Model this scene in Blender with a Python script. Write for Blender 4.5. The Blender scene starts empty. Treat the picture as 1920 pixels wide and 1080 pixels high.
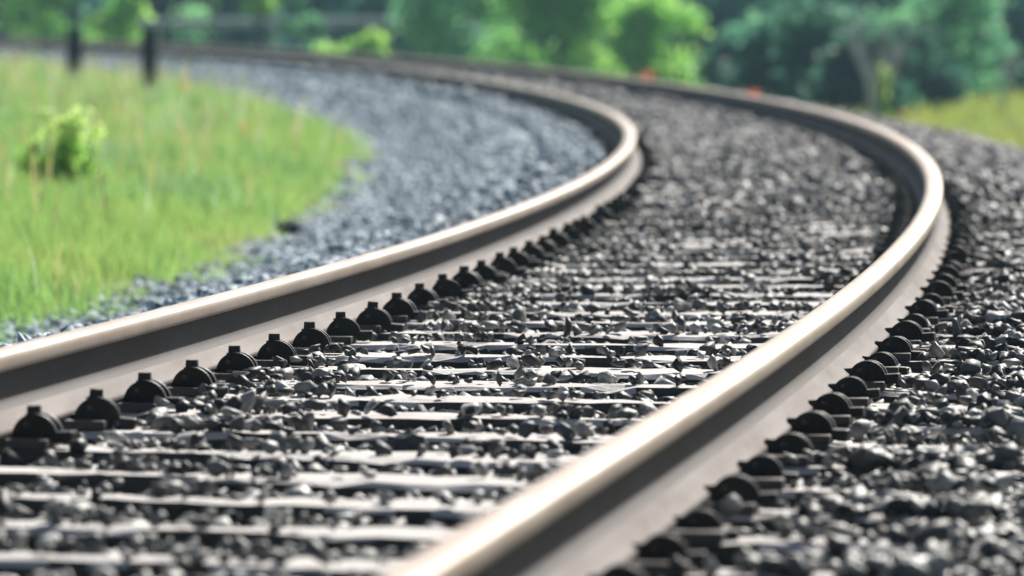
import bpy, bmesh, math, random
import numpy as np
from mathutils import Vector, Matrix

random.seed(7)
RNG = np.random.default_rng(11)
PI = math.pi
scene = bpy.context.scene
COL = scene.collection

# ------------------------------------------------------------------ camera
F_PX = 12708.8            # focal length in pixels of a 1920 wide frame
PITCH, ROLL, CAM_Z = 0.041009, 0.016223, 0.70102
R0 = Vector((1, 0, 0)); FW = Vector((0, math.cos(PITCH), -math.sin(PITCH))); U0 = Vector((0, math.sin(PITCH), math.cos(PITCH)))
CR = R0 * math.cos(ROLL) + U0 * math.sin(ROLL)
CU = U0 * math.cos(ROLL) - R0 * math.sin(ROLL)
EYE = Vector((0, 0, CAM_Z))
cam_d = bpy.data.cameras.new('camera'); cam = bpy.data.objects.new('camera', cam_d); COL.objects.link(cam)
cam.matrix_world = Matrix(((CR.x, CU.x, -FW.x, 0), (CR.y, CU.y, -FW.y, 0), (CR.z, CU.z, -FW.z, CAM_Z), (0, 0, 0, 1)))
cam_d.sensor_width = 36; cam_d.lens = F_PX / 1920 * 36
cam_d.clip_start = 0.5; cam_d.clip_end = 3000
cam_d.dof.use_dof = True; cam_d.dof.focus_distance = 16.8; cam_d.dof.aperture_fstop = 5.3
scene.camera = cam


def at(px, py, D):
    """world point seen at photo pixel (px,py) at depth D"""
    d = FW * F_PX + CR * (px - 960) - CU * (py - 540)
    return EYE + d * (D / F_PX)


def proj(p):
    v = Vector(p) - EYE; d = v.dot(FW)
    return 960 + F_PX * v.dot(CR) / d, 540 - F_PX * v.dot(CU) / d


# ------------------------------------------------------------------ track alignment
KN = [0, 8, 16, 26, 36, 50, 70, 95, 120]
KV = [-0.000726, 0.003956, 0.003878, 0.003523, 0.00376, 0.002717, 0.001937, 0.005956, 0.006365]
S_ARR = np.arange(-4, 190, 0.1)
_k = np.interp(S_ARR, KN, KV)
_th = np.concatenate([[0], np.cumsum(.5 * (_k[1:] + _k[:-1]) * .1)])
_i0 = int(np.argmin(abs(S_ARR)))
TH = 0.1159 - (_th - _th[_i0])
TX = np.cumsum(np.sin(TH) * .1); TY = np.cumsum(np.cos(TH) * .1)
TX = TX - TX[_i0] - 0.81439; TY = TY - TY[_i0] + 9.0
CANT = 0.0268


def cant(s):
    return np.interp(s, [-4, 4, 12, 20], [.00125, .00125, .02127, CANT])


GH = 1.507 / 2            # rail centre offset
TIE_D, TIE_S0 = 0.656635, 4.41632
TIE_TOP = -0.182


def tp(s, lat, z=0.0):
    """arrays: track coordinates -> world"""
    s = np.asarray(s, float); lat = np.asarray(lat, float)
    x = np.interp(s, S_ARR, TX); y = np.interp(s, S_ARR, TY); th = np.interp(s, S_ARR, TH)
    return np.stack([x + lat * np.cos(th), y - lat * np.sin(th), z + np.clip(lat, -2.2, 2.6) * cant(s)], -1)


def tmat(s, lat, z):
    p = tp(s, lat, z); th = float(np.interp(s, S_ARR, TH))
    # local x = across (to the right), y = along the rail, z = up, with the cant
    ex = Vector((math.cos(th), -math.sin(th), float(cant(s)))).normalized()
    ey = Vector((math.sin(th), math.cos(th), 0)); ez = ex.cross(ey).normalized()
    return Matrix(((ex.x, ey.x, ez.x, p[0]), (ex.y, ey.y, ez.y, p[1]), (ex.z, ey.z, ez.z, p[2]), (0, 0, 0, 1)))


def latof(x, y):
    """s, lat of world xy arrays"""
    x = np.atleast_1d(np.asarray(x, float)); y = np.atleast_1d(np.asarray(y, float))
    so = np.empty(len(x)); lo = np.empty(len(x))
    X = TX[::4]; Y = TY[::4]; T = TH[::4]; S = S_ARR[::4]
    for a in range(0, len(x), 4000):
        xx = x[a:a + 4000, None]; yy = y[a:a + 4000, None]
        i = ((xx - X) ** 2 + (yy - Y) ** 2).argmin(1)
        dx = xx[:, 0] - X[i]; dy = yy[:, 0] - Y[i]
        so[a:a + 4000] = S[i] + dx * np.sin(T[i]) + dy * np.cos(T[i])
        lo[a:a + 4000] = dx * np.cos(T[i]) - dy * np.sin(T[i])
    return so, lo


def smooth(a, b, x):
    t = np.clip((x - a) / (b - a), 0, 1); return t * t * (3 - 2 * t)


LEFT_EDGE, RIGHT_EDGE = -2.3, 2.35


def bed_z(lat):
    """ballast surface before the cant"""
    lat = np.asarray(lat, float)
    z = np.full(lat.shape, -0.232)
    z = z + 0.03 * smooth(1.1, 1.6, lat) + 0.012 * (1 - smooth(-1.4, -1.0, lat))
    z = z - 0.22 * (1 - smooth(-2.35, -1.35, lat))
    z = z - 0.60 * smooth(1.55, 3.4, lat)
    return z


def ground_z(x, y):
    s, l = latof(x, y)
    z = np.where(l < 0, -0.50, -0.50 - 0.42 * smooth(1.2, 3.6, l))
    z = z - 0.16 * (abs(l) < 2.0)
    xx = np.asarray(x); yy = np.asarray(y)
    z = z + 0.03 * np.sin(xx * .9 + 1) * np.cos(yy * .31) * (abs(l) > 2.6)
    return z


# ------------------------------------------------------------------ helpers
def tag(o, label=None, cat=None, group=None, kind=None):
    if label: o['label'] = label
    if cat: o['category'] = cat
    if group: o['group'] = group
    if kind: o['kind'] = kind
    return o


def empty(name, M=None):
    o = bpy.data.objects.new(name, None); COL.objects.link(o); o.empty_display_size = .1
    if M is not None: o.matrix_world = M
    return o


def link(name, me, mat=None, parent=None):
    o = bpy.data.objects.new(name, me); COL.objects.link(o)
    if mat is not None and len(me.materials) == 0: me.materials.append(mat)
    if parent is not None: o.parent = parent
    return o


def mesh_np(name, V, F, smooth_=False, attr=None):
    """V (n,3), F (m,k) arrays with constant k"""
    me = bpy.data.meshes.new(name)
    V = np.ascontiguousarray(V, np.float32); F = np.ascontiguousarray(F, np.int32)
    m, k = F.shape
    me.vertices.add(len(V)); me.vertices.foreach_set('co', V.ravel())
    me.loops.add(m * k); me.loops.foreach_set('vertex_index', F.ravel())
    me.polygons.add(m); me.polygons.foreach_set('loop_start', np.arange(0, m * k, k, dtype=np.int32))
    if smooth_: me.polygons.foreach_set('use_smooth', np.ones(m, bool))
    if attr is not None:
        a = me.attributes.new('tint', 'FLOAT', 'POINT'); a.data.foreach_set('value', np.ascontiguousarray(attr, np.float32))
    me.update(calc_edges=True); me.validate()
    return me


def bm_mesh(name, bm, smooth_=False):
    me = bpy.data.meshes.new(name); bmesh.ops.recalc_face_normals(bm, faces=bm.faces)
    for f in bm.faces: f.smooth = smooth_
    bm.to_mesh(me); bm.free(); return me


def add_box(bm, c, d, bev=0.0, rot=None):
    g = bmesh.ops.create_cube(bm, size=1)
    vs = g['verts']
    for v in vs: v.co = Vector((v.co.x * d[0], v.co.y * d[1], v.co.z * d[2]))
    if bev > 0:
        es = list({e for v in vs for e in v.link_edges})
        r = bmesh.ops.bevel(bm, geom=es, offset=bev, segments=2, affect='EDGES', profile=.6)
        vs = list({v for f in r['faces'] for v in f.verts} | {v for v in vs if v.is_valid})
    for v in vs:
        if rot is not None: v.co = rot @ v.co
        v.co += Vector(c)
    return vs


def add_prism(bm, outline, y0, y1):
    """outline in (x,z), extruded along y"""
    a = [bm.verts.new((x, y0, z)) for x, z in outline]; b = [bm.verts.new((x, y1, z)) for x, z in outline]
    n = len(outline)
    bm.faces.new(a); bm.faces.new(b[::-1])
    for i in range(n): bm.faces.new((a[i], a[(i + 1) % n], b[(i + 1) % n], b[i]))


def add_tube(bm, pts, radii, n=7):
    rings = []
    pts = [Vector(p) for p in pts]
    for i, p in enumerate(pts):
        t = (pts[min(i + 1, len(pts) - 1)] - pts[max(i - 1, 0)]).normalized()
        a = t.cross(Vector((0, 0, 1))) if abs(t.z) < .95 else t.cross(Vector((1, 0, 0)))
        a.normalize(); b = t.cross(a)
        rings.append([bm.verts.new(p + (a * math.cos(2 * PI * k / n) + b * math.sin(2 * PI * k / n)) * radii[i]) for k in range(n)])
    for r, q in zip(rings, rings[1:]):
        for k in range(n): bm.faces.new((r[k], r[(k + 1) % n], q[(k + 1) % n], q[k]))
    bm.faces.new(rings[0][::-1]); bm.faces.new(rings[-1])


ONES = 'zeroth first second third fourth fifth sixth seventh eighth ninth tenth eleventh twelfth thirteenth fourteenth fifteenth sixteenth seventeenth eighteenth nineteenth'.split()


def ordinal(n):
    if n < 20: return ONES[n]
    t = {2: ('twenty', 'twentieth'), 3: ('thirty', 'thirtieth'), 4: ('forty', 'fortieth'), 5: ('fifty', 'fiftieth')}[n // 10]
    return t[1] if n % 10 == 0 else t[0] + '-' + ONES[n % 10]


# ------------------------------------------------------------------ materials
def new_mat(name):
    m = bpy.data.materials.new(name); m.use_nodes = True
    nt = m.node_tree; nt.nodes.clear()
    out = nt.nodes.new('ShaderNodeOutputMaterial')
    return m, nt, out


def ramp(nt, stops, fac):
    r = nt.nodes.new('ShaderNodeValToRGB')
    while len(r.color_ramp.elements) < len(stops): r.color_ramp.elements.new(.5)
    for e, (p, c) in zip(r.color_ramp.elements, stops): e.position = p; e.color = (*c, 1)
    nt.links.new(fac, r.inputs[0]); return r.outputs[0]


def noise(nt, scale, detail=4, rough=.6, vec=None):
    n = nt.nodes.new('ShaderNodeTexNoise'); n.inputs['Scale'].default_value = scale
    n.inputs['Detail'].default_value = detail; n.inputs['Roughness'].default_value = rough
    if vec is not None: nt.links.new(vec, n.inputs['Vector'])
    return n.outputs['Fac']


def objco(nt, scale=(1, 1, 1)):
    t = nt.nodes.new('ShaderNodeTexCoord'); m = nt.nodes.new('ShaderNodeMapping'); m.inputs['Scale'].default_value = scale
    nt.links.new(t.outputs['Object'], m.inputs[0]); return m.outputs[0]


def mixc(nt, fac, a, b, mode='MIX'):
    m = nt.nodes.new('ShaderNodeMix'); m.data_type = 'RGBA'; m.blend_type = mode
    for sock, v in ((m.inputs[0], fac), (m.inputs[6], a), (m.inputs[7], b)):
        if isinstance(v, (int, float)): sock.default_value = v
        elif isinstance(v, tuple): sock.default_value = (*v, 1)
        else: nt.links.new(v, sock)
    return m.outputs[2]


def bump(nt, h, strength, dist):
    b = nt.nodes.new('ShaderNodeBump'); b.inputs['Strength'].default_value = strength; b.inputs['Distance'].default_value = dist
    nt.links.new(h, b.inputs['Height']); return b.outputs[0]


def principled(nt, out, color, rough=.8, metal=0.0, normal=None, spec=.4):
    p = nt.nodes.new('ShaderNodeBsdfPrincipled')
    if isinstance(color, tuple): p.inputs['Base Color'].default_value = (*color, 1)
    else: nt.links.new(color, p.inputs['Base Color'])
    if isinstance(rough, (int, float)): p.inputs['Roughness'].default_value = rough
    else: nt.links.new(rough, p.inputs['Roughness'])
    p.inputs['Metallic'].default_value = metal; p.inputs['Specular IOR Level'].default_value = spec
    if normal is not None: nt.links.new(normal, p.inputs['Normal'])
    nt.links.new(p.outputs[0], out.inputs[0]); return p


def m_noise(name, stops, scale, rough=.85, bumpd=0.0, metal=0.0, co_scale=(1, 1, 1), spec=.4, detail=5):
    m, nt, out = new_mat(name); co = objco(nt, co_scale)
    n = noise(nt, scale, detail, .62, co); c = ramp(nt, stops, n)
    nrm = bump(nt, noise(nt, scale * 2.3, 6, .7, co), .8, bumpd) if bumpd else None
    principled(nt, out, c, rough, metal, nrm, spec); return m


def m_stone(name, stops, rough=.56):
    m, nt, out = new_mat(name)
    g = nt.nodes.new('ShaderNodeNewGeometry'); co = objco(nt)
    c = ramp(nt, stops, g.outputs['Random Per Island'])
    n = noise(nt, 70, 5, .7, co)
    c = mixc(nt, .55, c, ramp(nt, [(.3, (.55, .55, .55)), (.7, (1.2, 1.18, 1.14))], n), 'MULTIPLY')
    principled(nt, out, c, rough, 0, bump(nt, noise(nt, 160, 4, .7, co), .7, .0012), .5); return m


def m_leaf(name, stops, trans=.45, rough=.55, attr=True, glow=1.9):
    m, nt, out = new_mat(name)
    if attr:
        a = nt.nodes.new('ShaderNodeAttribute'); a.attribute_name = 'tint'; fac = a.outputs['Fac']
    else:
        fac = nt.nodes.new('ShaderNodeNewGeometry').outputs['Random Per Island']
    c = ramp(nt, stops, fac)
    p = nt.nodes.new('ShaderNodeBsdfPrincipled'); nt.links.new(c, p.inputs['Base Color'])
    p.inputs['Roughness'].default_value = rough; p.inputs['Specular IOR Level'].default_value = .3
    t = nt.nodes.new('ShaderNodeBsdfTranslucent')
    hs = nt.nodes.new('ShaderNodeHueSaturation'); hs.inputs['Saturation'].default_value = 1.05; hs.inputs['Value'].default_value = glow
    nt.links.new(c, hs.inputs['Color']); nt.links.new(hs.outputs[0], t.inputs[0])
    mx = nt.nodes.new('ShaderNodeMixShader'); mx.inputs[0].default_value = trans
    nt.links.new(p.outputs[0], mx.inputs[1]); nt.links.new(t.outputs[0], mx.inputs[2]); nt.links.new(mx.outputs[0], out.inputs[0])
    return m


M = {}
M['head'] = m_noise('worn_rail_steel', [(.3, (.46, .355, .285)), (.55, (.57, .47, .39)), (.75, (.66, .57, .49))], 9, .42, .0006, .25, (1, .2, 1), .5)
M['web'] = m_noise('rusty_shaded_rail_web', [(.28, (.065, .036, .027)), (.45, (.055, .045, .042)), (.6, (.07, .06, .058)), (.8, (.10, .09, .087))], 8, .75, 0, co_scale=(1, .25, 1))  # rust, with the shade under the head put into the dark tone
M['foot'] = m_noise('dusty_toplit_rail_foot', [(.28, (.10, .066, .052)), (.42, (.165, .138, .126)), (.6, (.22, .193, .18)), (.8, (.28, .252, .24))], 9, .75, 0, co_scale=(1, .12, 1), spec=.25)  # dust, with the light from above put into the pale tone
M['clip'] = m_noise('black_cast_iron', [(.3, (.006, .005, .005)), (.7, (.016, .013, .012))], 40, .45, .002, .1, spec=.25)
m, nt, out = new_mat('black_cast_iron'); oi = nt.nodes.new('ShaderNodeObjectInfo'); co = objco(nt)
nz = noise(nt, 45, 5, .65, co)
ca = ramp(nt, [(.35, (.006, .005, .005)), (.62, (.014, .012, .011)), (.72, (.045, .028, .02))], nz)
cb = ramp(nt, [(.35, (.008, .006, .005)), (.58, (.022, .016, .013)), (.7, (.07, .055, .048))], nz)
principled(nt, out, mixc(nt, oi.outputs['Random'], ca, cb), .42, .1, bump(nt, nz, .6, .002), .35); M['clip'] = m
M['nub'] = m_noise('rusty_bolt_head', [(.3, (.016, .010, .009)), (.7, (.05, .03, .026))], 60, .6, .002)
M['plate'] = m_noise('dark_base_plate', [(.3, (.06, .05, .047)), (.7, (.15, .13, .12))], 30, .7, .002)
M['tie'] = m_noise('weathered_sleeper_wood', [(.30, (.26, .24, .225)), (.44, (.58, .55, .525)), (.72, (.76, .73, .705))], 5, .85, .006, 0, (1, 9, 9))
M['tie_side'] = m_noise('shaded_sleeper_side', [(.3, (.035, .030, .027)), (.7, (.10, .088, .08))], 5, .85, .006, 0, (1, 9, 9))  # shade on the exposed side faces painted as a darker colour
M['stone'] = m_stone('grey_ballast_stone', [(0, (.022, .023, .025)), (.36, (.065, .067, .068)), (.7, (.165, .168, .162)), (.91, (.33, .332, .315)), (1, (.50, .50, .48))])
M['stone_sheen'] = m_stone('sheen_ballast_stone', [(0, (.05, .047, .048)), (.3, (.14, .135, .137)), (.7, (.27, .262, .262)), (.93, (.38, .37, .365)), (1, (.5, .49, .48))], .7)  # paler copy of the grey stone; distant grazing sheen put into its colour
M['stone_blue'] = m_stone('bluish_ballast_stone', [(0, (.055, .08, .11)), (.28, (.18, .25, .32)), (.65, (.35, .45, .54)), (.93, (.48, .57, .64)), (1, (.62, .68, .71))], .72)
M['bed'] = m_noise('shaded_ballast_bed', [(.3, (.025, .026, .028)), (.7, (.075, .077, .08))], 20, .95, .01)  # bed colour darkened to supply the shade in the gaps between stones
M['rock'] = m_noise('dark_rock', [(.3, (.02, .022, .028)), (.7, (.08, .085, .095))], 20, .8, .01)
M['post'] = m_noise('tarred_post_wood', [(.3, (.006, .006, .008)), (.7, (.018, .016, .02))], 12, .8, .006, 0, (6, 6, 1))
M['barrier'] = m_noise('galvanised_barrier', [(.3, (.15, .23, .27)), (.7, (.20, .29, .33))], 3, .8, 0, 0)
M['bark'] = m_noise('tree_bark', [(.3, (.03, .026, .022)), (.7, (.11, .095, .08))], 8, .9, .02, 0, (3, 3, .7))
M['deadwood'] = m_noise('bleached_twigs', [(.3, (.34, .36, .37)), (.7, (.52, .54, .54))], 10, .8)
M['stem'] = m_noise('green_stem', [(.3, (.09, .16, .04)), (.7, (.16, .24, .07))], 10, .7)
M['petal_red'] = m_leaf('red_petal', [(0, (.38, .09, .06)), (1, (.46, .15, .10))], .3, .5, False)
M['petal_orange'] = m_leaf('orange_petal', [(0, (.48, .24, .12)), (1, (.55, .32, .17))], .3, .5, False)
M['grass'] = m_leaf('grass_blades', [(0, (.42, .29, .18)), (.12, (.39, .37, .17)), (.27, (.31, .42, .13)), (.56, (.235, .385, .115)), (.8, (.155, .30, .105)), (1, (.40, .48, .34))], .5, glow=1.6)
M['grass_far'] = m_leaf('yellow_grass', [(0, (.36, .33, .08)), (.5, (.28, .35, .075)), (1, (.16, .27, .06))], .5, glow=1.5)
M['weed'] = m_leaf('weed_leaves', [(0, (.07, .18, .05)), (.45, (.26, .46, .10)), (1, (.52, .60, .26))], .6, glow=1.7)
M['bush'] = m_leaf('bright_leaves', [(0, (.10, .26, .09)), (.5, (.22, .44, .12)), (1, (.40, .60, .18))], .6)
M['bush_teal'] = m_leaf('cool_green_leaves', [(0, (.06, .19, .12)), (.5, (.13, .32, .18)), (1, (.24, .45, .23))], .6)
M['under'] = m_leaf('undergrowth_leaves', [(0, (.03, .09, .07)), (.5, (.06, .16, .105)), (1, (.12, .28, .13))], .5)
M['tree'] = m_leaf('dark_leaves', [(0, (.055, .16, .17)), (.5, (.10, .26, .21)), (1, (.18, .38, .22))], .55)  # teal of skylit shade put into the leaf colour
M['forest'] = m_leaf('forest_leaves', [(0, (.07, .19, .22)), (.5, (.11, .27, .27)), (1, (.16, .35, .27))], .55)  # lighter and bluer: deep shade under sky light painted into the leaves

# ground sheet material: grass-soil with patches
m, nt, out = new_mat('grassy_soil'); co = objco(nt)
c1 = ramp(nt, [(.3, (.10, .13, .035)), (.5, (.17, .20, .06)), (.7, (.24, .22, .10))], noise(nt, 1.3, 6, .65, co))
principled(nt, out, c1, .95, 0, bump(nt, noise(nt, 25, 5, .7, co), .9, .03), .2)
M['soil'] = m

# ------------------------------------------------------------------ ground and ballast bed
def axis(fine0, fine1, step, lo, hi, grow):
    a = list(np.arange(fine0, fine1 + 1e-6, step)); s = step
    while a[-1] < hi: s *= grow; a.append(a[-1] + s)
    s = step
    while a[0] > lo: s *= grow; a.insert(0, a[0] - s)
    return np.array(a)


gx = axis(-22, 22, .5, -1200, 1200, 1.35); gy = axis(4, 190, .8, -150, 2200, 1.35)
GX, GY = np.meshgrid(gx, gy); V = np.stack([GX.ravel(), GY.ravel(), np.zeros(GX.size)], -1)
V[:, 2] = ground_z(V[:, 0], V[:, 1])
nx, ny = len(gx), len(gy)
ii = (np.arange(ny - 1)[:, None] * nx + np.arange(nx - 1)).ravel()
Fq = np.stack([ii, ii + 1, ii + nx + 1, ii + nx], -1)
tag(link('ground', mesh_np('ground', V, Fq, True), M['soil']), kind='structure')

ss = np.arange(-3.5, 180, .4); ll = np.concatenate([np.arange(-2.5, 3.61, .1)])
SS, LL = np.meshgrid(ss, ll, indexing='ij')
V = tp(SS.ravel(), LL.ravel(), bed_z(LL.ravel()) - .035 - .06 * (LL.ravel() < -2.38) - .06 * (LL.ravel() > 3.5))
n1 = len(ll); ii = (np.arange(len(ss) - 1)[:, None] * n1 + np.arange(n1 - 1)).ravel()
tag(link('ballast_bed', mesh_np('ballast_bed', V, np.stack([ii, ii + 1, ii + n1 + 1, ii + n1], -1), True), M['bed']), kind='structure')

# ------------------------------------------------------------------ stones
def stone_shapes(n):
    res = []
    for i in range(n):
        bm = bmesh.new(); k = random.randint(11, 15)
        for _ in range(k):
            v = Vector((random.gauss(0, 1), random.gauss(0, 1), random.gauss(0, 1))).normalized() * random.uniform(.75, 1.2)
            e = .75
            v = Vector([math.copysign(abs(c) ** e, c) for c in v]) * .66
            bm.verts.new((v.x * random.uniform(.9, 1.1), v.y * random.uniform(.7, .9), v.z * random.uniform(.38, .66)))
        bmesh.ops.convex_hull(bm, input=bm.verts)
        bmesh.ops.delete(bm, geom=[v for v in bm.verts if not v.link_faces], context='VERTS')
        bmesh.ops.triangulate(bm, faces=bm.faces)
        bm.verts.ensure_lookup_table(); bm.verts.index_update()
        res.append((np.array([v.co[:] for v in bm.verts]), np.array([[v.index for v in f.verts] for f in bm.faces]))); bm.free()
    return res


SHAPES = stone_shapes(40)


def rotmats(n, tilt):
    yaw = RNG.uniform(0, 2 * PI, n); ax = RNG.uniform(0, 2 * PI, n); t = RNG.normal(0, tilt, n)
    cy, sy = np.cos(yaw), np.sin(yaw); Z = np.zeros(n); O = np.ones(n)
    Rz = np.stack([np.stack([cy, -sy, Z], -1), np.stack([sy, cy, Z], -1), np.stack([Z, Z, O], -1)], 1)
    kx, ky = np.cos(ax), np.sin(ax); c, s = np.cos(t), np.sin(t); C = 1 - c
    Rt = np.stack([np.stack([c + kx * kx * C, kx * ky * C, ky * s], -1), np.stack([kx * ky * C, c + ky * ky * C, -kx * s], -1), np.stack([-ky * s, kx * s, c], -1)], 1)
    return Rt @ Rz


def stones_mesh(name, P, size, tilt=.8):
    which = RNG.integers(0, len(SHAPES), len(P)); Rm = rotmats(len(P), tilt)
    Vs, Fs, off = [], [], 0
    for k, (v, f) in enumerate(SHAPES):
        idx = np.where(which == k)[0]
        if not len(idx): continue
        W = np.einsum('nij,vj->nvi', Rm[idx], v) * size[idx, None, None] + P[idx, None, :]
        Vs.append(W.reshape(-1, 3)); nv = len(v)
        Fs.append((f[None] + (np.arange(len(idx)) * nv)[:, None, None]).reshape(-1, 3) + off); off += len(idx) * nv
    return mesh_np(name, np.concatenate(Vs), np.concatenate(Fs))


def visible_xy(P, margin_px=500):
    x = P[:, 0] / np.maximum(P[:, 1], 1) * F_PX
    return (x > -960 - margin_px) & (x < 960 + margin_px)


def scatter(n, s0, s1, l0, l1):
    return RNG.uniform(s0, s1, n), RNG.uniform(l0, l1, n)


def tie_dist(s):
    u = (s - TIE_S0) / TIE_D; return abs(u - np.round(u)) * TIE_D


def make_stones(n, s0, s1, l0, l1, smin, smax, dz, far=False):
    s, l = scatter(n, s0, s1, l0, l1)
    size = np.exp(RNG.normal(math.log((smin * smax) ** .5), .28, n)).clip(smin, smax)
    z = bed_z(l) + RNG.normal(dz, .011, n)
    on_tie = (tie_dist(s) < .096 + size * .3) & (abs(l) < 1.28 + size * .3)
    top_z = TIE_TOP + size * .24 + RNG.uniform(0, .012, n)
    cover = .12 + .5 * smooth(16, 26, s) + .4 * smooth(26, 34, s) + .6 * smooth(.92, 1.08, l) + .16 * (abs(l + GH - .32) < .13)
    # drifts of loose stones over some sleepers
    cover = cover * (0.35 + 1.3 * (np.sin(s * 2.9 + l * 4.1) * np.sin(l * 5.3 - s * 1.7) > .0))
    keep = ~on_tie | (RNG.random(n) < cover)
    size = np.where(on_tie & (s < 24) & (l < 1.0), size * .85, size)
    z = np.where(on_tie, top_z, z)
    rl = np.minimum(abs(l - GH), abs(l + GH))
    under = rl < .085 + size * .5
    keep &= ~(under & on_tie)
    z = np.where(under, np.minimum(z, -.160 - size * .42), z)
    # clear room for the clips
    inner = (l + GH > .07) & (l + GH < .21); outer = (l - GH > .07) & (l - GH < .21)
    z = np.where((inner | outer) & (tie_dist(s) < .12) & (s < 39), np.minimum(z, np.where(outer, -.150, -.160)), z)
    P = tp(s, l, 0); P[:, 2] += z
    keep &= visible_xy(P)
    return P[keep], size[keep]


def merge(parts): return np.concatenate([p[0] for p in parts]), np.concatenate([p[1] for p in parts])


# track ballast: near, sharp stretch in two layers, then the blurred bend
def split_blue(P, sz, l0):
    s_, l_ = latof(P[:, 0], P[:, 1]); return l_ < l0


P, sz = merge([make_stones(62000, -2.5, 21, -1.35, 1.35, .020, .054, -.016), make_stones(46000, -2.5, 21, -1.35, 1.35, .018, .048, .006),
               make_stones(12000, -2.5, 21, -1.35, 1.35, .022, .056, .017),
               make_stones(46000, 21, 55, -1.35, 1.35, .034, .08, .006), make_stones(24000, 55, 125, -1.35, 1.35, .06, .12, .0),
               make_stones(54000, -1.5, 22, 1.2, 3.2, .022, .060, -.008), make_stones(36000, -1.5, 22, 1.2, 3.2, .020, .056, .012),
               make_stones(30000, 22, 58, 1.35, 3.3, .036, .08, .0), make_stones(9000, 58, 120, 1.35, 3.3, .07, .13, .0)])
sb, lb = latof(P[:, 0], P[:, 1]); blue = lb < -.78
sheeny = ~blue & (RNG.random(len(P)) < smooth(17, 34, sb))  # stones given the painted sheen colour, more of them further off
tag(link('sheen_gravel', stones_mesh('sheen_gravel', P[sheeny], sz[sheeny]), M['stone_sheen']), 'ballast stones painted paler for grazing sheen around the bend, out of focus', 'gravel', kind='stuff')
near = ~blue & ~sheeny
tag(link('ballast_gravel', stones_mesh('ballast_gravel', P[near], sz[near]), M['stone']), 'loose angular grey ballast stones between and right of the rails', 'gravel', kind='stuff')
P2, sz2 = merge([make_stones(30000, 6, 33, -2.6, -1.35, .028, .07, .0), make_stones(24000, 33, 66, -2.65, -1.35, .036, .085, .0), make_stones(14000, 66, 130, -2.75, -1.35, .06, .12, .0), (P[blue], sz[blue])])
tag(link('shoulder_gravel', stones_mesh('shoulder_gravel', P2, sz2), M['stone_blue']), 'bluish grey ballast stones sloping from the left rail to the grass', 'gravel', kind='stuff')
# fine grit spilling between stones and grass
s, l = scatter(30000, 6, 70, -3.0, -2.1); z = np.where(l < -2.4, ground_z(*tp(s, l, 0)[:, :2].T), bed_z(l) + np.clip(l, -2.2, 2.6) * cant(s))
P = tp(s, l, 0); P[:, 2] = z + .0; sz = RNG.uniform(.012, .04, len(s)) * (1 + s / 80)
k = visible_xy(P, 350) & (RNG.random(len(s)) < smooth(-2.95, -2.4, l))
tag(link('grit', stones_mesh('grit', P[k], sz[k]), M['stone_blue']), 'fine pale grit along the edge of the grass', 'grit', kind='stuff')

# ------------------------------------------------------------------ rails
HEAD = [(-.0085, -.0425), (-.029, -.0365), (-.0325, -.033), (-.034, -.029), (-.034, -.013), (-.033, -.007), (-.030, -.0032), (-.024, -.0011), (-.012, 0), (.012, 0)]
HEAD = HEAD + [(-x, z) for x, z in HEAD[:8]][::-1]
WEB_R = [(.0085, -.0425), (.0078, -.052), (.0078, -.075), (.0090, -.090), (.0125, -.100), (.0185, -.108), (.028, -.116)]
_half = [(.028, -.116), (.043, -.129), (.060, -.1435), (.0645, -.146), (.0665, -.149), (.0665, -.160)]
FOOT = _half + [(-x, z) for x, z in _half[::-1]]
s_r = np.arange(-3.2, 178, .25)


def sweep(name, prof, lat0):
    n = len(prof); pr = np.array(prof)
    V = np.concatenate([tp(s_r, np.full(len(s_r), lat0 + x), z)[:, None] for x, z in pr], 1).reshape(-1, 3)
    i = (np.arange(len(s_r) - 1)[:, None] * n + np.arange(n - 1)).ravel()
    return V, np.stack([i, i + n, i + n + 1, i + 1], -1)


for side, lab in ((-1, 'long curved rail on the left, the inner rail of the bend beside the grass'), (1, 'long curved rail on the right, the outer rail of the bend, nearest the camera')):
    root = empty('rail'); root.location = tp(0, side * GH, -.160).tolist()
    tag(root, lab, 'rail', 'rails of the track'); L = side * GH
    inv = Matrix.Translation(root.location).inverted()
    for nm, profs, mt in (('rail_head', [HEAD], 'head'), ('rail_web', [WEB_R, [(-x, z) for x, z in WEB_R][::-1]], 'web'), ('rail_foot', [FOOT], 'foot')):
        Vs, Fs, o = [], [], 0
        for pf in profs:
            v, f = sweep(nm, pf, L); Vs.append(v); Fs.append(f + o); o += len(v)
        me = mesh_np(nm, np.concatenate(Vs), np.concatenate(Fs), True)
        me.transform(inv); link(nm, me, M[mt], root)

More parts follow.
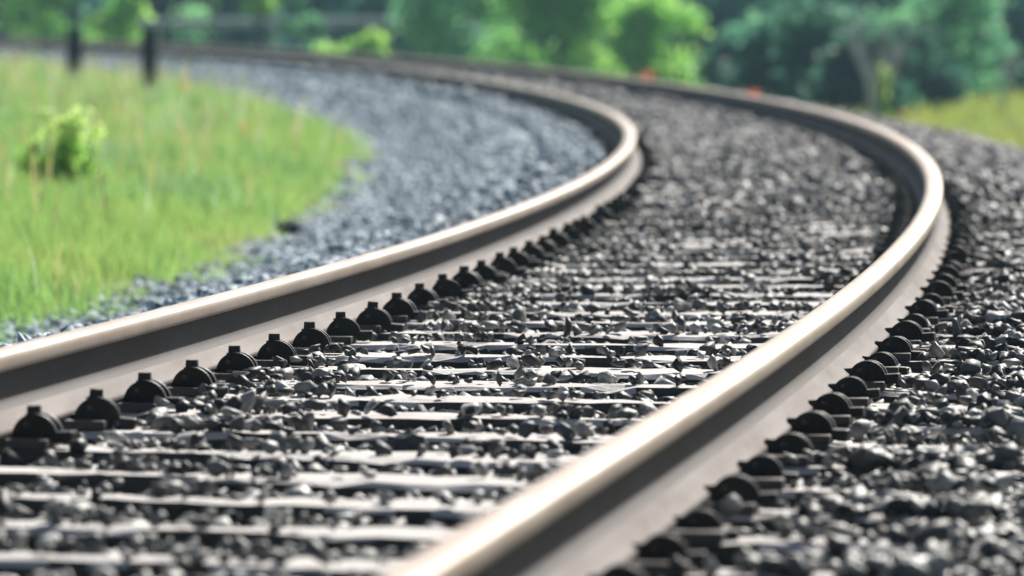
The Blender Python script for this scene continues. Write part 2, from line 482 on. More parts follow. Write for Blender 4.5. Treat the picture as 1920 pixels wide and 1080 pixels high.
# ------------------------------------------------------------------ sleepers
def tie_mesh():
    bm = bmesh.new(); nx_, w, h = 40, .098, .17
    prof = [(-w, -h), (-w, -.012), (-w + .010, -.001), (-w * .4, 0), (w * .4, 0), (w - .010, -.001), (w, -.012), (w, -h)]
    rings = []
    j0 = random.uniform(-.03, .03); j1 = random.uniform(-.03, .03); warp = random.uniform(-.004, .004)
    ph = random.uniform(0, 9)
    for i in range(nx_ + 1):
        x = -1.3 + j0 + (2.6 + j1 - j0) * i / nx_
        ring = []
        for k, (y, z) in enumerate(prof):
            dz = .003 * math.sin(x * 5 + ph + k) + warp * x * x + random.uniform(-.0025, .0025)
            dy = .004 * math.sin(x * 3.3 + ph * 2 + k) + random.uniform(-.003, .003)
            if abs(abs(x) - GH) < .2 and 1 < k < 6: dz = min(dz, 0) * .3
            if random.random() < .06 and k in (1, 2, 5, 6): dz -= random.uniform(.004, .016); dy -= math.copysign(.01, y)
            ring.append(bm.verts.new((x, y + dy, z + dz)))
        rings.append(ring)
    for r, q in zip(rings, rings[1:]):
        for k in range(len(prof) - 1): bm.faces.new((r[k], r[k + 1], q[k + 1], q[k]))
        bm.faces.new((r[-1], r[0], q[0], q[-1]))
    bm.faces.new(rings[0]); bm.faces.new(rings[-1][::-1])
    me = bm_mesh('timber', bm)
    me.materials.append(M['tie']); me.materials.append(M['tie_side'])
    for p in me.polygons: p.material_index = 0 if abs(p.normal.z) > .6 else 1  # upward faces weathered wood, upright faces the painted shade
    return me


TIES = [tie_mesh() for _ in range(10)]
bm = bmesh.new(); add_box(bm, (0, 0, .0105), (.30, .17, .019), .004); PLATE = bm_mesh('base_plate', bm); PLATE.materials.append(M['plate'])


# ------------------------------------------------------------------ rail clips
def half_disc(r, zc, n=18, a0=-8, a1=188, sx=1.0):
    return [(r * sx * math.cos(math.radians(a0 + (a1 - a0) * i / n)), zc + r * math.sin(math.radians(a0 + (a1 - a0) * i / n))) for i in range(n + 1)]


def clip_meshes():
    # origin: outer edge of the rail foot at sleeper-plate top; x points away from the rail, y along the track
    out = {}
    bm = bmesh.new()
    add_prism(bm, [(x + .048, z) for x, z in half_disc(.050, .010)], -.034, -.020)      # front cheek facing the camera
    add_prism(bm, [(x + .048, z) for x, z in half_disc(.043, .010)], -.0198, .0148)     # arched body
    add_prism(bm, [(x + .048, z) for x, z in half_disc(.049, .010)], .015, .030)        # rear cheek
    add_box(bm, (.004, .002, .012), (.026, .044, .014), .003)                                  # toe on the foot
    out['clamp'] = bm_mesh('clamp', bm)
    bm = bmesh.new(); add_box(bm, (.108, -.006, .008), (.046, .052, .026), .004); out['shoulder_block'] = bm_mesh('shoulder_block', bm)
    bm = bmesh.new()
    vs = bmesh.ops.create_cone(bm, cap_ends=True, segments=6, radius1=.017, radius2=.0155, depth=.019)['verts']
    for v in vs: v.co += Vector((.040, -.002, .0665))
    vs = bmesh.ops.create_cone(bm, cap_ends=True, segments=12, radius1=.021, radius2=.021, depth=.006)['verts']
    for v in vs: v.co += Vector((.040, -.002, .0545))
    out['bolt'] = bm_mesh('bolt', bm)
    bm = bmesh.new()
    vs = bmesh.ops.create_uvsphere(bm, u_segments=10, v_segments=6, radius=.0065)['verts']
    for v in vs: v.co = Vector((v.co.x + .030, v.co.y * .6 - .034, v.co.z + .036))
    out['rivet'] = bm_mesh('rivet', bm, True)
    # outer-rail version: low hook bolt beside the foot
    bm = bmesh.new()
    vs = bmesh.ops.create_cone(bm, cap_ends=True, segments=6, radius1=.017, radius2=.0155, depth=.018)['verts']
    for v in vs: v.co += Vector((.002, -.012, .034))
    add_box(bm, (.002, -.012, .021), (.028, .034, .009), .002)
    out['bolt_low'] = bm_mesh('bolt', bm)
    for k_, me in out.items(): me.materials.append(M['nub'] if k_.startswith('bolt') else M['plate'] if k_ == 'rivet' else M['clip'])
    return out


CL = clip_meshes()


def make_clip(low):
    root = empty('rail_clip')
    link('clamp', CL['clamp'], None, root); link('shoulder_block', CL['shoulder_block'], None, root)
    link('bolt', CL['bolt_low' if low else 'bolt'], None, root); link('rivet', CL['rivet'], None, root)
    return root


def copy_tree(o):
    r = o.copy(); COL.objects.link(r)
    for ch in o.children:
        c = ch.copy(); COL.objects.link(c); c.parent = r
    return r


protos = {}
k0 = int(math.ceil((-2.6 - TIE_S0) / TIE_D)); k1 = int((37 - TIE_S0) / TIE_D)
n_tie = n_l = n_r = 0
tie_proto = None
for k in range(k0, k1 + 1):
    s = TIE_S0 + k * TIE_D; js = random.uniform(-.012, .012)
    Mt = tmat(s, 0, TIE_TOP) @ Matrix.Rotation(random.uniform(-.008, .008), 4, 'Z')
    pc = proj(Mt @ Vector((0.2, -.1, 0)))
    if tie_proto is None:
        t = empty('sleeper'); link('timber', TIES[0], None, t)
        for sd in (-1, 1):
            b = link('base_plate', PLATE, None, t); b.location = (sd * GH, 0, 0)
        tie_proto = t
    else:
        t = copy_tree(tie_proto)
        for ch in t.children:
            if ch.name.startswith('timber'): ch.data = TIES[random.randrange(len(TIES))]
    t.matrix_world = Mt
    vis = pc[1] < 1085
    if vis: n_tie += 1
    if not vis: lab = 'pale weathered sleeper just below the bottom edge of the photo'
    elif n_tie <= 26: lab = 'pale weathered timber sleeper among grey stones, %s up from the bottom edge of the photo' % ordinal(n_tie)
    else: lab = 'pale sleeper nearly buried in stones in the blurred stretch before the bend'
    tag(t, lab, 'sleeper', 'sleepers under the rails')
    for side, low in ((-1, False), (1, True)):
        lat = side * GH + (.074 if side < 0 else .067)
        Mc = tmat(s + js * .3, lat, TIE_TOP + (.0125 if side < 0 else .011) + random.uniform(-.004, .003)) @ Matrix.Rotation(random.uniform(-.12, .12), 4, 'Z') @ Matrix.Rotation(random.uniform(-.09, .09), 4, 'Y')
        q = proj(Mc @ Vector((.05, 0, .04)))
        if not (-25 < q[0] < 1945 and q[1] < 1100): continue
        if low not in protos: c = protos[low] = make_clip(low)
        else: c = copy_tree(protos[low])
        c.matrix_world = Mc @ Matrix.Scale(random.uniform(.90, 1.06) * (.97 if side < 0 else .87), 4)
        if side < 0:
            n_l += 1
            lab = ('black domed clip on the inner foot of the left rail, %s from the left edge' % ordinal(n_l)) if n_l <= 26 else 'tiny blurred black rail clip beside the left rail near the bend'
            tag(c, lab, 'rail clip', 'rail clips along the left rail')
        else:
            n_r += 1
            lab = ('black domed clip outside the right rail, %s up from the bottom edge' % ordinal(n_r)) if n_r <= 28 else 'tiny blurred black rail clip outside the right rail near the bend'
            tag(c, lab, 'rail clip', 'rail clips along the right rail')

# the far-side clips, which come into view only beyond the bend
for k in range(int((10 - TIE_S0) / TIE_D), int((82 - TIE_S0) / TIE_D)):
    s = TIE_S0 + k * TIE_D
    for side in (-1, 1):
        if side < 0 and s < 26: continue
        c = copy_tree(protos[True])
        c.matrix_world = tmat(s, side * GH - .073, TIE_TOP + .013) @ Matrix.Rotation(PI, 4, 'Z') @ Matrix.Scale(random.uniform(.95, 1.05), 4)
        if side < 0: tag(c, 'black blurred clip outside the left rail past the bend, part of a dark band', 'rail clip', 'blurred rail clips outside the left rail')
        else: tag(c, 'black blurred clip inside the right rail around the bend, part of a dark band', 'rail clip', 'blurred rail clips inside the right rail')

# ------------------------------------------------------------------ grass
def blades(P, h, w, lean, tint):
    n = len(P); yaw = RNG.uniform(0, 2 * PI, n); az = RNG.uniform(0, 2 * PI, n)
    dx = np.cos(yaw) * w / 2; dy = np.sin(yaw) * w / 2; lx = np.cos(az) * lean * h; ly = np.sin(az) * lean * h
    Z = np.zeros(n)
    b0 = P + np.stack([-dx, -dy, Z - .02], -1); b1 = P + np.stack([dx, dy, Z - .02], -1)
    mid = P + np.stack([lx * .35, ly * .35, h * .6], -1)
    m0 = mid + np.stack([-dx * .8, -dy * .8, Z], -1); m1 = mid + np.stack([dx * .8, dy * .8, Z], -1)
    tip = P + np.stack([lx, ly, h * .97], -1)
    t0 = tip + np.stack([-dx * .12, -dy * .12, Z], -1); t1 = tip + np.stack([dx * .12, dy * .12, Z], -1)
    V = np.stack([b0, b1, m1, m0, t1, t0], 1).reshape(-1, 3)
    i = np.arange(n)[:, None] * 6
    F = np.concatenate([i + np.array([0, 1, 2, 3]), i + np.array([3, 2, 4, 5])], 0)
    return V, F, np.repeat(tint, 6)


def vnoise(x, y, seed=0):
    """cheap smooth value noise"""
    r = np.random.default_rng(seed); T = r.random((64, 64))
    xi = np.floor(x).astype(int); yi = np.floor(y).astype(int); fx = x - xi; fy = y - yi
    fx = fx * fx * (3 - 2 * fx); fy = fy * fy * (3 - 2 * fy)
    g = lambda a, b: T[a % 64, b % 64]
    return (g(xi, yi) * (1 - fx) + g(xi + 1, yi) * fx) * (1 - fy) + (g(xi, yi + 1) * (1 - fx) + g(xi + 1, yi + 1) * fx) * fy


def field(n, s0, s1, l0, l1, grow, hmax):
    s = RNG.uniform(s0, s1, n); l = l0 + (l1 - l0) * RNG.random(n)
    P = tp(s, l, 0); k = (P[:, 0] > -.0756 * P[:, 1] - 1.6)
    s, l, P = s[k], l[k], P[k]
    P[:, 2] = np.where(l > -2.42, bed_z(l) + np.clip(l, -2.2, 2.6) * cant(s) - .02, ground_z(P[:, 0], P[:, 1]))
    edge = -1.93 + .20 * (1 - smooth(14, 28, s)) - .48 * vnoise(s * 1.1, s * 0 + 3, 5) - .12 * vnoise(s * 5, s * 0, 6)
    inside = edge - l
    big = vnoise(P[:, 0] * 1.1, P[:, 1] * .5, 1); small = vnoise(P[:, 0] * 4, P[:, 1] * 2.2, 2)
    k = (inside > 0) & (RNG.random(len(s)) < .05 + .95 * smooth(0, 1.0, inside) * (.5 + .5 * (vnoise(s * 3, l * 3, 9) > .4)))
    s, l, P, inside, big, small = s[k], l[k], P[k], inside[k], big[k], small[k]
    h = (.05 + (hmax - .05) * smooth(0, 1.1, inside)) * (.55 + .5 * big + .25 * small) * RNG.uniform(.6, 1.25, len(s))
    w = RNG.uniform(.004, .009, len(s)) * grow
    tint = .10 + .66 * big + .22 * small + RNG.normal(0, .12, len(s)) - .5 * (1 - smooth(0, .6, inside)) * RNG.random(len(s)) ** .8
    return P, h, w, np.clip(tint, 0, 1)


parts = []
for a in ((60000, 10, 26, -2.1, -4.2, 1.0, .24), (90000, 26, 55, -2.1, -6.5, 1.5, .24), (90000, 55, 130, -2.2, -11, 2.8, .27)):
    P, h, w, t = field(*a); parts.append(blades(P, h, w, RNG.uniform(.05, .55, len(P)), t))
o = 0; Vs, Fs, Ts = [], [], []
wp = field(9000, 10, 125, -2.2, -10, 1.0, .42)
kk = RNG.random(len(wp[0])) < .6
parts.append(blades(wp[0][kk], wp[1][kk] * 1.25, np.full(kk.sum(), .006) * (1 + wp[0][kk][:, 1] / 40), RNG.uniform(.05, .35, kk.sum()), np.clip(RNG.choice([.0, .12, .3, 1.0], kk.sum()) + RNG.normal(0, .04, kk.sum()), 0, 1)))
for v, f, t in parts: Vs.append(v); Fs.append(f + o); Ts.append(t); o += len(v)
tag(link('meadow_grass', mesh_np('meadow_grass', np.concatenate(Vs), np.concatenate(Fs), False, np.concatenate(Ts)), M['grass']), 'tall yellow green meadow grass left of the track', 'grass', kind='stuff')

n = 45000
x = RNG.uniform(-16, 18, n); y = RNG.uniform(52, 160, n); s, l = latof(x, y)
k = (l > 3.1) & (abs(x) < .0756 * y + 2.5); x, y, l = x[k], y[k], l[k]
P = np.stack([x, y, ground_z(x, y)], -1)
v, f, t = blades(P, RNG.uniform(.08, .32, len(P)) * (.6 + .8 * vnoise(x * .8, y * .3, 4)), RNG.uniform(.015, .035, len(P)), RNG.uniform(.1, .5, len(P)), np.clip(vnoise(x * .7, y * .3, 8) + RNG.normal(0, .15, len(P)), 0, 1))
tag(link('verge_grass', mesh_np('verge_grass', v, f, False, t), M['grass_far']), 'yellowish grass beyond the right shoulder, in front of the trees', 'grass', kind='stuff')


# ------------------------------------------------------------------ leaves, bushes, trees
def leaf_cloud(clumps, leaf, tint_fn=None):
    """clumps: (centre, radii, count, tint); rhombic leaves filling each clump's shell"""
    Ps, Ts = [], []
    for c, r, n_, t in clumps:
        d = RNG.normal(size=(n_, 3)); d /= np.linalg.norm(d, axis=1)[:, None]
        rad = np.where(RNG.random(n_) < .2, RNG.uniform(.9, 1.75, n_), RNG.uniform(.3, 1.05, n_) ** .7)
        Ps.append(np.array(c) + d * rad[:, None] * np.array(r)); Ts.append(np.clip(t + RNG.normal(0, .12, n_), 0, 1))
    P = np.concatenate(Ps); T = np.concatenate(Ts); n_ = len(P)
    a = RNG.normal(size=(n_, 3)); a /= np.linalg.norm(a, axis=1)[:, None]
    b = RNG.normal(size=(n_, 3)); b -= (a * b).sum(1)[:, None] * a; b /= np.linalg.norm(b, axis=1)[:, None]
    L = leaf * RNG.uniform(.6, 1.35, n_)[:, None]
    V = np.stack([P - a * L, P + b * L * .5, P + a * L, P - b * L * .5], 1).reshape(-1, 3)
    F = np.arange(n_ * 4).reshape(-1, 4)
    return V, F, np.repeat(T, 4)


def plant(name, base, crown_part, trunk_part, clumps, leaf, mat, limbs, label, cat, group=None, trunk_mat='bark'):
    root = empty(name); root.location = base; tag(root, label, cat, group)
    v, f, t = leaf_cloud(clumps, leaf)
    link(crown_part, mesh_np(crown_part, v, f, False, t), M[mat], root)
    bm = bmesh.new()
    for pts, rr in limbs: add_tube(bm, pts, rr, 7)
    link(trunk_part, bm_mesh(trunk_part, bm, True), M[trunk_mat], root)
    return root


def gbase(px, D):
    D = D * 1.4
    p = at(px, 0, D); return Vector((p.x, p.y, float(ground_z(p.x, p.y)[0])))


def make_bush(px, D, width, height, nclump, leaf, mat, label, name='bush', dens=1.0, tint=.5, lean=0, cat='bush', low=.1, rs=(.16, .30)):
    b = gbase(px, D); cl, limbs = [], []; width *= 1.17; height *= 1.17; leaf *= 1.17
    for i in range(nclump):
        u = random.random() ** .8; zz = height * (low + (1 - low) * u)
        prof = math.sin(PI * min(1, .25 + .7 * u)) ** .7
        a = random.uniform(0, 2 * PI); rr = width / 2 * prof * random.uniform(.2, 1) ** .6
        c = (rr * math.cos(a) + lean * zz, rr * math.sin(a) * .8, zz)
        r = width * random.uniform(*rs); t = tint + random.uniform(-.32, .32)
        cl.append((c, (r, r, r * random.uniform(.55, .85)), int(170 * dens * random.uniform(.6, 1.3)), t))
        if i % 3 == 0:
            q = Vector(c); limbs.append(([(0, 0, -.1), (q.x * .35, q.y * .35, q.z * .5), q], [.03 + .006 * height, .02, .006]))
    return plant(name, b, 'leaves', 'stems', cl, leaf, mat, limbs, label, cat)


def make_tree(px, D, width, height, trunk_h, label, mat='tree', nclump=90, tint=.45, leaf=.13):
    b = gbase(px, D); cl, limbs = [], []; width *= 1.17; height *= 1.1; leaf *= 1.17
    lean = random.uniform(-.06, .06)
    tr = [(lean * height * u * u, 0.1 * math.sin(u * 4), height * .85 * u - .2) for u in (0, .2, .45, .7, 1)]
    limbs.append((tr, [.15, .12, .09, .06, .02]))
    for i in range(nclump):
        u = random.random(); zz = trunk_h + (height - trunk_h) * u
        prof = (math.sin(PI * (.26 + .7 * u))) ** .8; zz = trunk_h + (height - trunk_h) * u ** 1.4
        a = random.uniform(0, 2 * PI); rr = width / 2 * prof * random.uniform(.15, 1) ** .5
        c = (rr * math.cos(a) + lean * zz, rr * math.sin(a), zz); r = width * random.uniform(.10, .20)
        cl.append((c, (r, r, r * .7), int(190 * random.uniform(.6, 1.3)), tint + random.uniform(-.35, .35)))
        if i % 4 == 0:
            z0 = max(.4, zz * .6); limbs.append(([(lean * z0, 0, z0), (c[0] * .5, c[1] * .5, (z0 + zz) / 2 + .1), c], [.05, .035, .01]))
    return plant('tree', b, 'crown', 'trunk', cl, leaf, mat, limbs, label, 'tree', 'dark trees of the wood edge')


# the wood behind: one mass of undergrowth and crowns
cl = []
for i in range(620):
    y = RNG.uniform(164, 205); x = RNG.uniform(-30, 30); z = -1 + 11 * RNG.random() ** 1.3; r = RNG.uniform(.7, 1.8)
    cl.append(((x, y, z), (r, r, r * .7), 110, RNG.uniform(.1, .9)))
v, f, t = leaf_cloud(cl, .24)
tag(link('forest', mesh_np('forest', v, f, False, t), M['forest']), 'dark blue green wood in deep shade far behind the track', 'forest', kind='stuff')

for px, D, w, h, th, lab in (
        (20, 108, 3.4, 8.5, -.3, 'dark tree at the far left edge of the photo, behind the bright shrub'),
        (330, 110, 3.6, 9, -.3, 'dark blue green tree behind the right one of the two black posts'),
        (640, 114, 4.2, 10, -.2, 'dark tree behind the blue grey barrier and the low round bush'),
        (930, 112, 3.8, 9, -.3, 'dark tree between the two large green bushes at the top centre'),
        (1330, 110, 3.8, 9.5, -.4, 'dark tree behind the bush with the long low branch'),
        (1560, 106, 4.0, 10, -.5, 'darkest tree, left of the pale dead shrub'),
        (1800, 104, 3.8, 9, -.5, 'dark tree at the right behind the mid green bush'),
        (1915, 100, 2.6, 8, -.5, 'dark tree cut by the right edge of the photo')):
    make_tree(px, D, w, h, th, lab)

make_bush(140, 97, 1.9, 2.9, 26, .085, 'bush', 'bright green shrub behind the left one of the two black posts', tint=.6)
make_bush(225, 96, 1.0, 2.4, 14, .08, 'bush', 'slim light green sapling between the two black posts', 'sapling', tint=.62, cat='sapling')
make_bush(385, 100, 1.0, 2.6, 10, .08, 'bush_teal', 'pale bluish green sapling just right of the right black post', 'sapling', tint=.7, cat='sapling')
make_bush(495, 98, .62, 3.0, 12, .08, 'bush', 'narrow light green sapling rising behind the grey barrier', 'sapling', tint=.65, cat='sapling', low=.4)
make_bush(560, 99, .8, 2.2, 10, .08, 'bush_teal', 'cool green sapling behind the barrier, left of the two low bushes', 'sapling', tint=.7, cat='sapling')
make_bush(625, 91, .75, .78, 14, .06, 'bush', 'low yellow green bush in front of the grey barrier, left of its taller twin', tint=.8, rs=(.10, .2))
make_bush(695, 90, .75, .98, 16, .06, 'bush', 'taller of the two low yellow green bushes in front of the grey barrier', tint=.85, rs=(.10, .2))
make_bush(850, 97, 1.7, 2.6, 26, .085, 'bush_teal', 'mid green leafy bush right of the grey barrier', tint=.6)
make_bush(1050, 95, 2.2, 2.9, 40, .085, 'bush', 'large bright green bush at the top centre, above the outer rail', tint=.55)
make_bush(1235, 93, 1.5, 1.75, 22, .08, 'bush', 'bright green bush behind the red poppy', tint=.6)
make_bush(1255, 99, 1.3, 3.2, 18, .08, 'bush_teal', 'tall loose sapling behind the bush with the red poppy', 'sapling', tint=.8, cat='sapling', low=.5)
make_bush(1405, 90, .9, 1.2, 10, .075, 'bush_teal', 'low green bush under the long bright branch', tint=.6)
make_bush(1770, 92, 1.7, 3.2, 32, .085, 'bush_teal', 'mid green bush right of the pale dead shrub', tint=.7, low=.04)
make_bush(1660, 99, 1.2, 3.2, 10, .085, 'bush_teal', 'green sapling crown high above the pale dead shrub', 'sapling', tint=.7, cat='sapling', low=.75)

# sapling with one long bright branch
b = gbase(1360, 89); tip = at(1500, 82, 89 * 1.4) - b; mid = at(1400, 120, 89 * 1.4) - b
cl = [((mid.lerp(tip, u)).to_tuple(), (.20 + .05 * math.sin(9 * u), .2, .13), 150, .75 + random.uniform(-.2, .2)) for u in np.linspace(-.1, 1, 9)]
plant('sapling', b, 'leaves', 'stems', cl, .075, 'bush', [([(0, 0, -.1), mid * .6, mid], [.03, .022, .015]), ([mid, mid.lerp(tip, .5), tip], [.015, .011, .004])], 'sapling with one long bright green branch leaning right, before dark trees', 'sapling')


def dead_shrub(px, D, height, label, n_):
    root = empty('dead_shrub'); root.location = gbase(px, D); tag(root, label, 'dead shrub')
    bm = bmesh.new()
    for i in range(n_):
        a = random.uniform(-.42, .42); c = random.uniform(-.3, .3); h = height * random.uniform(.75, 1.05)
        p1 = Vector((a * .3 * h, c * .3 * h, h * .5)); p2 = Vector((a * h, c * h, h))
        add_tube(bm, [(0, 0, -.05), p1, p2], [.017, .013, .007], 5)
        for j in range(7):
            u = random.uniform(.45, 1); q = p1.lerp(p2, (u - .5) * 2) if u > .5 else p1 * (u * 2)
            e = q + Vector((random.uniform(-.22, .22), random.uniform(-.15, .15), random.uniform(.08, .28)))
            add_tube(bm, [q, q.lerp(e, .5) + Vector((0, 0, .02)), e], [.010, .008, .005], 4)
    link('twigs', bm_mesh('twigs', bm), M['deadwood'], root); return root


for px_, D_, w_, h_, lab_ in ((1475, 80, 1.3, 1.25, 'dark low undergrowth bush just right of the long bright branch'),
                             (1555, 77, 1.4, 1.35, 'dark undergrowth bush left of the pale dead shrub, down at the gravel'),
                             (1625, 74, 1.1, 1.1, 'dark undergrowth bush directly behind the foot of the pale dead shrub'),
                             (1705, 82, 1.2, 1.0, 'dark undergrowth bush right of the pale dead shrub above the grass strip'),
                             (1390, 84, 1.1, .95, 'dark low undergrowth bush below the long bright branch')):
    make_bush(px_, D_, w_, h_, 22, .085, 'under', lab_, tint=.34, low=.05)
dead_shrub(1645, 70, 1.55, 'pale grey dead shrub with bare twigs before the dark trees', 16)
dead_shrub(1885, 84, 1.3, 'second, fainter dead grey shrub near the right edge of the photo', 5)


def weed(px, D, height, label, width=.3, n_=9, mat='weed', tint=.7, name='weed', leaf=.06, loose=False):
    b = gbase(px, D); cl, limbs = [], []
    for i in range(n_):
        x_, y_ = random.uniform(-.5, .5) * width, random.uniform(-.5, .5) * width; h = height * (random.uniform(.35, 1) if loose else random.uniform(.65, 1))
        limbs.append(([(x_ * .3, y_ * .3, -.03), (x_ * .8, y_ * .8, h * .6), (x_, y_, h)], [.006, .005, .003]))
        for u in (.35, .6, .8, 1):
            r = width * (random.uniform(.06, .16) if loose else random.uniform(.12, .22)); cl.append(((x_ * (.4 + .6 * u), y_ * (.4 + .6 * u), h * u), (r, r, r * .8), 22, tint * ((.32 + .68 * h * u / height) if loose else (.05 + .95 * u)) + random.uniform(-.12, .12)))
    return plant(name, b, 'leaves', 'stems', cl, leaf, mat, limbs, label, 'weed', None, 'stem')


weed(1655, 69, 1.0, 'yellow green weed growing at the foot of the pale dead shrub', .16, 6, tint=.85)
weed(106, 40 / 1.4, .60, 'bushy yellow green weed with pale tips in the left meadow', .50, 26, tint=.8, leaf=.026, loose=True)

# ------------------------------------------------------------------ poppies
def poppy(px, py, D, mat, label, size=.06):
    top = at(px, py, D); zb = float(ground_z(top.x, top.y)[0])
    s_, l_ = latof(top.x, top.y)
    if -2.3 < l_[0] < 3.4: zb = float(bed_z(l_)[0])
    root = empty('poppy'); root.location = (top.x, top.y, zb); tag(root, label, 'poppy')
    H = max(top.z - zb, .12)
    bm = bmesh.new(); add_tube(bm, [(0.02, 0, -.03), (.015, .01, H * .5), (0, 0, H - size * .4)], [.006, .005, .004], 6)
    for j in range(5):
        a = j * 1.3; z = H * (.12 + .12 * j); d = Vector((math.cos(a), math.sin(a), .5)) * .08
        w_ = Vector((-math.sin(a), math.cos(a), 0)) * .012; o_ = Vector((.015, 0, z))
        bm.faces.new([bm.verts.new(o_), bm.verts.new(o_ + d * .5 + w_), bm.verts.new(o_ + d), bm.verts.new(o_ + d * .5 - w_)])
    link('stem', bm_mesh('stem', bm), M['stem'], root)
    bm = bmesh.new()
    for j in range(5):
        a = j * 2 * PI / 5; rows = []
        for i in range(5):
            u = i / 4; rad = size * (.15 + .95 * u ** .8); zz = H - size * .4 + size * .95 * u ** 1.3; sp = .75 * math.sin(PI * (.25 + .6 * u))
            rows.append([bm.verts.new((rad * math.cos(a + k_ * sp), rad * math.sin(a + k_ * sp), zz + .004 * (k_ ** 2) + random.uniform(-.003, .003))) for k_ in (-1, -.33, .33, 1)])
        for r_, q_ in zip(rows, rows[1:]):
            for k_ in range(3): bm.faces.new((r_[k_], r_[k_ + 1], q_[k_ + 1], q_[k_]))
    link('petals', bm_mesh('petals', bm, True), M[mat], root)


poppy(1215, 143, 78, 'petal_red', 'red poppy standing out above the outer rail at the top centre', .085)
poppy(1415, 177, 66, 'petal_red', 'small red poppy behind the outer rail, right of the larger one', .07)
poppy(1697, 212, 80, 'petal_orange', 'pinkish orange poppy beside the gravel, under the pale dead shrub', .05)
poppy(346, 160, 74, 'petal_orange', 'orange poppy at the top of the meadow, right of the posts', .06)
poppy(456, 240, 53, 'petal_orange', 'orange poppy in the meadow near the bluish stones', .045)

# ------------------------------------------------------------------ posts, barrier, rock
for px, yb, D, hgt, w, lab in ((139, 130, 92, .60, .21, 'left one of two short black posts in the grass at the top left'), (279, 157, 77, .55, .18, 'right one of two short black posts, taller, at the edge of the grass')):
    b = at(px, yb, D); zb = float(ground_z(b.x, b.y)[0]); top = at(px, 57, D).z
    root = empty('post'); root.location = (b.x, b.y, zb); tag(root, lab, 'post', 'black posts beside the track')
    h = top - zb
    bm = bmesh.new(); add_tube(bm, [(0, 0, -.3), (0, 0, h * .3), (.004, 0, h * .7), (.0, 0, h - .02)], [w * .52, w * .52, w * .5, w * .48], 12)
    link('shaft', bm_mesh('shaft', bm, True), M['post'], root)
    bm = bmesh.new(); vs = bmesh.ops.create_cone(bm, cap_ends=True, segments=14, radius1=w * .60, radius2=w * .5, depth=.05)['verts']
    for v in vs: v.co.z += h + .006
    link('cap', bm_mesh('cap', bm), M['post'], root)

A = at(255, 45, 132); B = at(800, 40, 150)
root = empty('guardrail'); root.location = A; tag(root, 'long blue grey metal barrier with a ribbed beam beyond the far track', 'guardrail')
d = B - A; dh = Vector((d.x, d.y, 0)).normalized(); nrm = Vector((dh.y, -dh.x, 0))
prof = [(0, .085), (.04, .07), (.04, .04), (0, .015), (0, -.015), (.04, -.04), (.04, -.07), (0, -.085)]
bm = bmesh.new(); rows = []
for q in (Vector((0, 0, 0)), d):
    rows.append([bm.verts.new(q + nrm * a + Vector((0, 0, z))) for a, z in prof] + [bm.verts.new(q + nrm * (a - .006) + Vector((0, 0, z))) for a, z in prof[::-1]])
n = len(rows[0])
for k in range(n): bm.faces.new((rows[0][k], rows[0][(k + 1) % n], rows[1][(k + 1) % n], rows[1][k]))
bm.faces.new(rows[0][::-1]); bm.faces.new(rows[1])
link('beam', bm_mesh('beam', bm), M['barrier'], root)
for i in range(8):
    q = d * ((i + .3) / 8) - nrm * .08; zg = float(ground_z((A + q).x, (A + q).y)[0]) - A.z
    bm = bmesh.new(); add_box(bm, (q.x, q.y, (q.z + .15 + zg - .2) / 2), (.08, .12, q.z + .15 - zg + .2), .008)
    link('support', bm_mesh('support', bm), M['barrier'], root)


def rock(px, py, D, size, label):
    p = at(px, py, D); bm = bmesh.new(); bmesh.ops.create_icosphere(bm, subdivisions=2, radius=1)
    for v in bm.verts:
        n_ = v.co.normalized(); k_ = 1 + .25 * math.sin(n_.x * 5 + px) * math.cos(n_.y * 4) + random.uniform(-.08, .08)
        v.co = Vector((n_.x * 1.15, n_.y * .85, n_.z * .75)) * size * k_
    o_ = link('rock', bm_mesh('rock', bm), M['rock']); o_.location = p; tag(o_, label, 'rock')


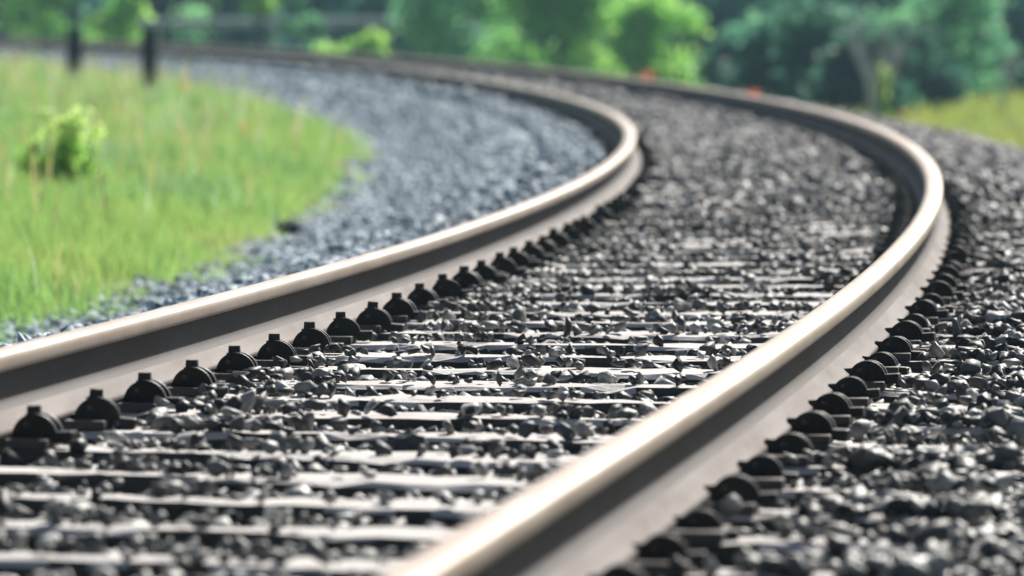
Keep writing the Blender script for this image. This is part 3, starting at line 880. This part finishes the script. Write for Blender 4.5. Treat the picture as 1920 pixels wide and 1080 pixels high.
rock(541, 428, 34.6, .055, 'dark rock at the edge of the grass beside the left shoulder')
rock(1556, 524, 22.0, .035, 'black stone lying against the inside of the right rail near the bend')
rock(768, 832, 13.6, .035, 'black stone lying on a sleeper in the middle of the track')

# ------------------------------------------------------------------ haze
bm = bmesh.new(); add_box(bm, (0, 95, 8.5), (90, 290, 25)); hz = link('haze', bm_mesh('haze', bm)); tag(hz, kind='stuff')
m, nt, out = new_mat('thin_air_haze'); pv = nt.nodes.new('ShaderNodeVolumePrincipled')
pv.inputs['Color'].default_value = (.48, .80, 1, 1); pv.inputs['Density'].default_value = .0005; pv.inputs['Anisotropy'].default_value = .2
nt.links.new(pv.outputs[0], out.inputs['Volume']); hz.data.materials.append(m)

# ------------------------------------------------------------------ light
SUN_EL, SUN_AZ = math.radians(40), math.radians(22)      # azimuth from +Y towards +X: behind the scene
world = bpy.data.worlds.new('World'); scene.world = world; world.use_nodes = True
nt = world.node_tree; bg = nt.nodes['Background']; sky = nt.nodes.new('ShaderNodeTexSky'); sky.sky_type = 'NISHITA'
sky.sun_disc = False; sky.sun_elevation = SUN_EL; sky.sun_rotation = SUN_AZ; sky.air_density = 1.0; sky.dust_density = 1.5
nt.links.new(sky.outputs[0], bg.inputs[0]); bg.inputs[1].default_value = .05
sd = bpy.data.lights.new('sun', 'SUN'); sd.energy = 5.0; sd.angle = math.radians(1.2); sd.color = (1, .955, .88)
so = bpy.data.objects.new('sun', sd); COL.objects.link(so)
to_sun = Vector((math.sin(SUN_AZ) * math.cos(SUN_EL), math.cos(SUN_AZ) * math.cos(SUN_EL), math.sin(SUN_EL)))
so.rotation_euler = to_sun.to_track_quat('Z', 'Y').to_euler()

scene.view_settings.view_transform = 'Standard'; scene.view_settings.look = 'None'
scene.view_settings.exposure = 0.58; scene.view_settings.gamma = 1
scene.render.engine = 'CYCLES'
scene.cycles.use_denoising = True
scene.cycles.max_bounces = 6; scene.cycles.diffuse_bounces = 3; scene.cycles.transmission_bounces = 3
